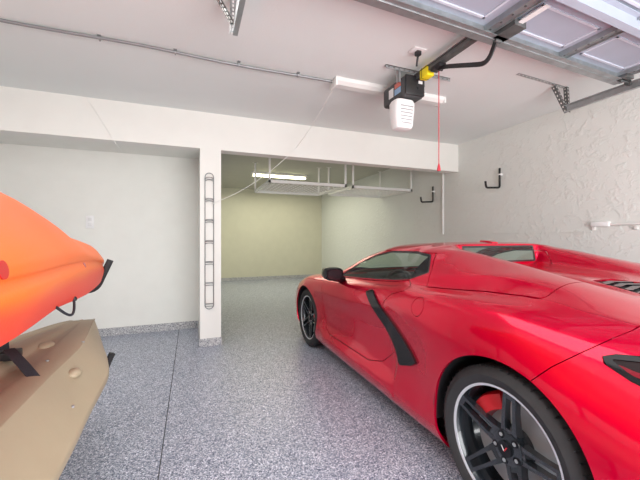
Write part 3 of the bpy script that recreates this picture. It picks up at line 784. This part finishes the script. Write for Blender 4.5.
fin(bm, 'steering_wheel', 'satin_black', car)
# antenna and mirrors
bm = NB(); vs = []
for (y, z, w) in ((.83, 1.204, .05), (.87, 1.214, .055), (.95, 1.216, .035)):
    vs.append([bm.verts.new((s_ * w, y, 1.20)) for s_ in (-1, 1)] + [bm.verts.new((s_ * w * .5, y, z + .016)) for s_ in (1, -1)])
for a, b in zip(vs[:-1], vs[1:]):
    for k in range(4): bm.faces.new((a[k], a[(k + 1) % 4], b[(k + 1) % 4], b[k]))
bm.faces.new(vs[0][::-1]); bm.faces.new(vs[-1]); fin(bm, 'antenna', 'paint_red', car)
for sx in (-1, 1):
    bm = NB(); n = 16; rings = []
    for (y, w, h, zc) in ((1.56, .088, .058, 0.937), (1.575, .095, .065, 0.937), (1.64, .095, .066, 0.940), (1.70, .082, .058, 0.942), (1.735, .05, .036, 0.942)):
        rings.append([bm.verts.new((sx * 1.0 + .88 * w * np.sign(math.cos(a)) * abs(math.cos(a)) ** .6, y, zc + .86 * h * np.sign(math.sin(a)) * abs(math.sin(a)) ** .6)) for a in np.linspace(0, 2 * PI, n, endpoint=False)])
    for a, b in zip(rings[:-1], rings[1:]):
        for k in range(n): bm.faces.new((a[k], a[(k + 1) % n], b[(k + 1) % n], b[k]))
    bm.faces.new(rings[0][::-1]); bm.faces.new(rings[-1])
    tube(bm, [(sx * .86, 1.72, .865), (sx * .92, 1.68, .885), (sx * .97, 1.66, .90)], [.04, .03, .035], 8)
    mo = fin(bm, 'side_mirror', 'gloss_black', car)
    bm = NB(); vs = [bm.verts.new((sx * 1.005 + .066 * np.sign(math.cos(a)) * abs(math.cos(a)) ** .6, 1.5585, .937 + .040 * np.sign(math.sin(a)) * abs(math.sin(a)) ** .6)) for a in np.linspace(0, 2 * PI, n, endpoint=False)]
    bm.faces.new(vs[::-1]); fin(bm, 'mirror_glass', 'mirror_dark', mo, smooth=False)

# wheels: outer face towards -x
def wheel_set(Rt, wd, rim, name='wheel'):
    hw = wd / 2
    bm = NB()
    # barrel, then machined lip
    lathe_x(bm, [(hw * .85, rim), (hw * .8, rim - .012), (-hw * .55, rim - .022), (-hw * .86, rim - .006), (-hw * .90, rim + .0)], 72)
    lathe_x(bm, [(-hw * .86, rim - .012), (-hw * .885, rim - .011), (-hw * .905, rim - .002), (-hw * .90, rim + .002)], 72, mi=1)
    lathe_x(bm, [(.0, .0001), (.0, .085), (-hw * .5, .08), (-hw * .62, .07), (-hw * .66, .045), (-hw * .66, .0001)], 40)
    xo, xi = -hw * .80, -hw * .60
    for k in range(5):
        th = SP0 + k * 2 * PI / 5
        M = Matrix.Rotation(th, 4, 'X') @ Matrix.Translation((0, 0, 0))
        def sp(c):  # (radial, tangential, x) corners of one bar: inner then outer end
            vs = []
            for (r, w0, w1, xf, xb) in c:
                for (w, x) in ((w0, xf), (w1, xf), (w1, xb), (w0, xb)): vs.append(bm.verts.new(M @ Vector((x, w, r))))
            for i in range(len(c) - 1):
                a = vs[4 * i:4 * i + 4]; b = vs[4 * i + 4:4 * i + 8]
                for q in range(4): bm.faces.new((a[q], a[(q + 1) % 4], b[(q + 1) % 4], b[q]))
            bm.faces.new(vs[:4][::-1]); bm.faces.new(vs[-4:])
        for s_ in (-1, 1):
            sp([(.048, s_ * .016, s_ * .042, -hw * .58, -hw * .3), (.10, s_ * .018, s_ * .036, -hw * .70, -hw * .45), (.18, s_ * .017, s_ * .031, -hw * .80, -hw * .58), (rim - .012, s_ * .013, s_ * .029, -hw * .87, -hw * .66)])
        sp([(.06, -.022, .022, -hw * .60, -hw * .35), (.088, -.020, .020, -hw * .66, -hw * .45)])
        sp([(rim - .035, -.016, .016, -hw * .84, -hw * .64), (rim - .012, -.015, .015, -hw * .87, -hw * .66)])
    wo = fin(bm, name, ['wheel_grey', 'machined'], car, angle=30)
    # tyre with tread grooves
    bm = NB(); pr = [(-hw * .88, rim - .004), (-hw * .98, rim + .012), (-hw * 1.03, (Rt + rim) / 2), (-hw * .99, Rt - .028), (-hw * .90, Rt - .008), (-hw * .82, Rt - .001)]
    for g in (-.55, -.2, .2, .55):
        pr += [(hw * g - .006, Rt), (hw * g - .005, Rt - .007), (hw * g + .005, Rt - .007), (hw * g + .006, Rt)]
    pr += [(-x, r) for x, r in pr[:6][::-1]]
    lathe_x(bm, pr, 96)
    for k in range(60):
        a = k * 2 * PI / 60; Mr = Matrix.Rotation(a, 4, 'X')
        for x0, x1 in ((-hw * .90, -hw * .60), (hw * .60, hw * .90)):
            box(bm, x0, x1, -.0018, .0018, Rt - .012, Rt + .0006, mi=1, M=Mr)
    fin(bm, 'tire', ['rubber', 'satin_black'], wo, angle=40)
    bm = NB(); cyl(bm, (-hw * .66, 0, 0), (-hw * .66 - .012, 0, 0), .033, 28)
    cc = -hw * .66 - .0125
    for pts, mi in (([(-.016, .012), (-.002, -.010), (.0, -.004), (-.010, .012)], 1), ([(.016, .012), (.002, -.010), (.0, -.004), (.010, .012)], 2)):
        f = bm.faces.new([bm.verts.new((cc, y, z)) for y, z in pts]); f.material_index = mi
    fin(bm, 'center_cap', ['gloss_black', 'caliper_red', 'label_white'], wo)
    for k in range(5):
        a = SP0 + (k + .5) * 2 * PI / 5; y, z = -.055 * math.sin(a), .055 * math.cos(a)
        bm = NB(); cyl(bm, (-hw * .50, y, z), (-hw * .66, y, z), .0155, 10); cyl(bm, (-hw * .655, y, z), (-hw * .675, y, z), .008, 10, mi=1); fin(bm, 'lug_nut', ['gloss_black', 'disc_metal'], wo)
    bm = NB(); dx = -hw * .12
    lathe_x(bm, [(dx - .014, .085), (dx - .014, rim - .062), (dx + .014, rim - .062), (dx + .014, .085)], 56)
    fin(bm, 'brake_disc', 'disc_metal', wo)
    bm = NB()
    rings = []
    for a in np.linspace(-.48, .48, 9):
        rr0, rr1 = rim - .13, rim - .045
        e = .6 + .4 * math.cos(a / .48 * PI / 2)
        ring_ = []
        for x, r in ((dx - .06 * e - .01, rr0 + .01), (dx - .06 * e - .01, rr1 - .012), (dx - .045 * e, rr1), (dx + .05, rr1), (dx + .05, rr0)):
            ring_.append(bm.verts.new((x, r * math.cos(a + CAL), r * math.sin(a + CAL))))
        rings.append(ring_)
    for a, b in zip(rings[:-1], rings[1:]):
        for k in range(5): bm.faces.new((a[k], a[(k + 1) % 5], b[(k + 1) % 5], b[k]))
    bm.faces.new(rings[0]); bm.faces.new(rings[-1][::-1])
    fin(bm, 'brake_caliper', 'caliper_red', wo)
    return wo
SP0 = R(9); CAL = R(46)
w1 = wheel_set(.345, .295, .268); w1.location = (-.788, 0, .345)
w2 = dup(w1); w2.location = (.788, 0, .345); w2.rotation_euler = (0, 0, PI)
SP0 = R(20); CAL = R(170)
w3 = wheel_set(.327, .245, .250); w3.location = (-.775, 2.62, .327)
w4 = dup(w3); w4.location = (.775, 2.62, .327); w4.rotation_euler = (0, 0, PI)
# ------------------------------------------------------------------ kayaks
def loft(stations, name, m, parent, nsub=(60, 6), closed_tip=True):
    """stations: y -> list of (x, z) going once round the hull (closed)"""
    ks = np.array(sorted(stations)); tb = np.array([stations[k] for k in ks], float)
    q = np.linspace(ks[0], ks[-1], nsub[0])
    q = np.unique(np.concatenate([q, np.linspace(ks[-2], ks[-1], 10)]))
    A = pchip(ks, tb.reshape(len(ks), -1), q).reshape(len(q), -1, 2)
    n = A.shape[1]; out = []
    for i in range(n):
        p0, p1, p2, p3 = A[:, i - 1], A[:, i], A[:, (i + 1) % n], A[:, (i + 2) % n]
        for k in range(nsub[1]):
            t = k / nsub[1]
            out.append(.5 * ((2 * p1) + (p2 - p0) * t + (2 * p0 - 5 * p1 + 4 * p2 - p3) * t ** 2 + (3 * p1 - p0 - 3 * p2 + p3) * t ** 3))
    S = np.stack(out, 1)
    bm = NB(); rings = [[bm.verts.new((p[0], y, p[1])) for p in r] for y, r in zip(q, S)]
    N = len(rings[0])
    for a, b in zip(rings[:-1], rings[1:]):
        for k in range(N): bm.faces.new((a[k], a[(k + 1) % N], b[(k + 1) % N], b[k]))
    bm.faces.new(rings[0]); bm.faces.new(rings[-1][::-1])
    bmesh.ops.recalc_face_normals(bm, faces=bm.faces[:])
    return fin(bm, name, m, parent, angle=60)
def sect(xc, pts):  # pts: half outline from top centre to bottom centre (dx, z); mirrored
    r = [(xc + d, z) for d, z in pts]; l = [(xc - d, z) for d, z in pts[1:-1][::-1]]
    return r + l
ko = empty('kayak', (-.70, 0, .94), 'orange plastic kayak on the upper rack arms with bow toward back wall', 'kayak', 'kayaks on the rack')
OF = lambda d: {y: [(x + .70, z - .94) for x, z in s] for y, s in d.items()}
XC = -.735
def osx(xc, w, zt, tw, zm, wn=.955, zb=.945):
    """top centre, crown, upper lobe, waist crease, lower lobe, chine, bottom"""
    h = zt - zm
    return sect(xc, [(0, zt), (tw, zt - .015 * h / .3), (tw + (w - tw) * .42, zt - .30 * h), (w * .93, zm + .25 * h), (w * .985, zm + .05 * h), (w * wn, zm - .005), (w, zm - .05), (w * .90, zb + .055), (w * .84, zb + .04), (w * .5, zb + .006), (0, zb)])
KO = {
 -.75: osx(XC, .06, 1.13, .02, 1.07, zb=.99), -.3: osx(XC, .24, 1.34, .09, 1.13), .4: osx(XC, .345, 1.39, .12, 1.145), 1.0: osx(XC, .345, 1.425, .11, 1.15),
 1.5: osx(XC + .01, .29, 1.435, .07, 1.145), 1.8: osx(XC + .025, .25, 1.38, .06, 1.14, zb=.928), 2.05: osx(XC + .05, .205, 1.285, .05, 1.13, zb=.92), 2.35: osx(XC + .08, .15, 1.235, .04, 1.105, .93, .928),
 2.52: osx(XC + .105, .098, 1.20, .03, 1.085, .90, .942), 2.62: osx(XC + .12, .05, 1.155, .018, 1.06, .86, .948), 2.66: osx(XC + .125, .018, 1.115, .006, 1.05, .8, .962),
}
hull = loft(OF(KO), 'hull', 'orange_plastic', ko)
# tan kayak: hull side up
kt = empty('kayak', (-.70, 0, .33), 'tan plastic kayak lying on the lower rack arms under the orange kayak', 'kayak', 'kayaks on the rack')
XT = -.765
def ts(xc, w, zg, zt, zb, k=1.0):
    return sect(xc, [(0, zt), (.06 * k, zt - .005), (.10 * k, zt - .035 * k), (.15 * k, zt - .035 * k), (.19 * k, zt - .03 * k), (w * .62 + .01, zt - .045 * k), (w * .70, zt - .065 * k), (w * .93, zg + .03), (w, zg - .01), (w * .92, zg - .07), (w * .55, zb + .02), (0, zb)])
KT = {
 -.7: ts(XT, .06, .62, .72, .45, .15), -.2: ts(XT, .30, .60, .77, .40, .8), .5: ts(XT, .395, .57, .775, .36), 1.1: ts(XT, .40, .565, .77, .35),
 1.35: ts(XT, .395, .565, .768, .35), 1.6: ts(XT, .385, .57, .765, .35), 1.88: ts(XT + .01, .372, .58, .757, .355, .85),
 2.10: ts(XT + .03, .308, .59, .75, .37, .65), 2.30: ts(XT + .06, .218, .595, .742, .395, .42), 2.45: ts(XT + .085, .148, .60, .735, .43, .22), 2.55: ts(XT + .105, .095, .61, .725, .48, .1), 2.59: ts(XT + .115, .045, .63, .70, .54, .04),
}
hull2 = loft({y: [(x + .70, z - .33) for x, z in s] for y, s in KT.items()}, 'hull', 'tan_plastic', kt, (70, 6))
def surf_z(obj, x, y):
    """highest z of a hull mesh at (x, y), local"""
    bm = bmesh.new(); bm.from_mesh(obj.data)
    from mathutils.bvhtree import BVHTree
    h = BVHTree.FromBMesh(bm).ray_cast(Vector((x, y, 3)), Vector((0, 0, -1))); bm.free()
    return h[0].z if h[0] else 0.3
for (x, y, rx, ry) in ((-.47, 1.70, .028, .040), (-.66, 1.98, .035, .045)):
    bm = NB(); bmesh.ops.create_uvsphere(bm, u_segments=20, v_segments=12, radius=1)
    z = surf_z(hull2, x + .70, y)
    bmesh.ops.transform(bm, matrix=Matrix.Translation((x + .70, y, z)) @ Matrix.Diagonal((rx, ry, .020, 1)), verts=bm.verts)
    fin(bm, 'hull_bump', 'tan_plastic', kt)
for (x, y) in ((-.57, 1.72), (-.52, 2.02), (-.42, 1.5)):
    bm = NB(); z = surf_z(hull2, x + .70, y); cyl(bm, (x + .70, y, z - .004), (x + .70, y, z + .003), .007, 10)
    fin(bm, 'rivet', 'galvanized', kt)
# rivet plug and scupper on orange bow
def orange_at(u, v):
    from mathutils.bvhtree import BVHTree
    bm = bmesh.new(); bm.from_mesh(hull.data); T = BVHTree.FromBMesh(bm)
    d = Vector(ray(u, v)).normalized(); o_ = Vector((0, 0, CH)) - Vector((-.70, 0, .94))
    h = T.ray_cast(o_, d); bm.free()
    while h[0] is None and v > 200:
        v -= 3; bm = bmesh.new(); bm.from_mesh(hull.data); T = BVHTree.FromBMesh(bm); d = Vector(ray(u, v)).normalized(); h = T.ray_cast(o_, d); bm.free()
    return h[0], h[1]
for (u, v, rr, nm) in ((84, 264, .017, 'drain_plug'), (3, 270, .022, 'carry_handle_recess')):
    p, n = orange_at(u, v)
    if p:
        bm = NB(); cyl(bm, p - n * .01, p + n * .0015, rr, 18); fin(bm, nm, 'caliper_red', ko)
p, n = orange_at(74, 308)
bm = NB(); A_ = Vector(orange_at(56, 313)[0] or p); B_ = Vector(p)
tube(bm, [A_ + (B_ - A_) * t + Vector((.02, 0, -.05)) * math.sin(PI * t) for t in np.linspace(0, 1, 14)], .005, 8)
fin(bm, 'bungee_cord', 'webbing', ko)
bm = NB(); bmesh.ops.create_uvsphere(bm, u_segments=12, v_segments=8, radius=.012); bmesh.ops.translate(bm, vec=B_, verts=bm.verts); fin(bm, 'cord_knob', 'satin_black', ko)

# rack that holds both kayaks
rk = empty('kayak_rack', (-1.19, 1.0, 0), 'black kayak rack with padded upturned arms holding both kayaks', 'rack')
for y in (-.15, 1.46):
    bm = NB(); box(bm, -.03, .03, y - .03, y + .03, 0, 1.15, bev=.004); fin(bm, 'post', 'satin_black', rk)
    bm = NB(); box(bm, -.30, .50, y - .035, y + .035, 0, .05, bev=.004); fin(bm, 'foot', 'satin_black', rk)
    for z, tip in ((.325, .665), (.927, .655)):
        bm = NB(); tube(bm, arc([(0, y, z - .005), (tip - .03, y, z - .005), (tip + .045, y + .02, z + .182)], .05), .019, 12); fin(bm, 'padded_arm', 'foam_black', rk)
bm = NB(); box(bm, -.02, .02, -.12, 1.43, .10, .14); fin(bm, 'cross_bar', 'satin_black', rk, smooth=False)

# strap lying on the tan kayak
st = empty('tie_down_strap', (-.70, 1.72, .77), 'black webbing strap with buckle draped on the tan kayak', 'strap')
bm = NB()
ribbon(bm, [(0, -.02, .03), (.02, -.04, .035), (.10, -.13, -.005), (.165, -.19, -.055)], .036, .004); fin(bm, 'strap_tail', 'webbing', st)
bm = NB(); z = surf_z(hull2, 0, 1.73) + .33 - .77
box(bm, -.035, .035, -.03, .04, z - .0, z + .035, bev=.006); fin(bm, 'buckle', 'satin_black', st)
bm = NB(); ribbon(bm, [(-.02, .02, z + .03), (-.025, .02, z + .10), (-.03, .02, .150)], .034, .004, up=(0, 1, 0)); fin(bm, 'strap_loop', 'webbing', st)
# ------------------------------------------------------------------ light
def area(name, loc, rot, sx, sy, power, col):
    l = bpy.data.lights.new(name, 'AREA'); l.shape = 'RECTANGLE'; l.size = sx; l.size_y = sy; l.energy = power; l.color = col
    o = bpy.data.objects.new(name, l); COL.objects.link(o); o.location = loc; o.rotation_euler = rot
    return o
area('doorway_daylight', (1.7, YF - .05, 1.15), (R(90), 0, 0), 3.0, 2.15, 185, (0.99, 0.99, 0.98))
area('left_bay_fill', (-0.9, 0.9, 2.62), (0, 0, 0), 2.2, 3.2, 58, (1.0, 0.99, 0.97))  # soft fill added over the left bay, no fixture modelled there
area('back_room_tube', (2.0, 7.9, 2.58), (0, 0, 0), 2.4, 2.8, 50, (1.0, 0.96, 0.76))
w = bpy.data.worlds.new('sky'); scn.world = w; w.use_nodes = True
nt = w.node_tree; bg = nt.nodes['Background']
sk = nt.nodes.new('ShaderNodeTexSky'); sk.sky_type = 'HOSEK_WILKIE'; sk.sun_direction = (0.3, 0.5, 0.8); sk.turbidity = 4
nt.links.new(sk.outputs['Color'], bg.inputs['Color']); bg.inputs['Strength'].default_value = 1.0
scn.view_settings.view_transform = 'Standard'
scn.view_settings.exposure = 0.12
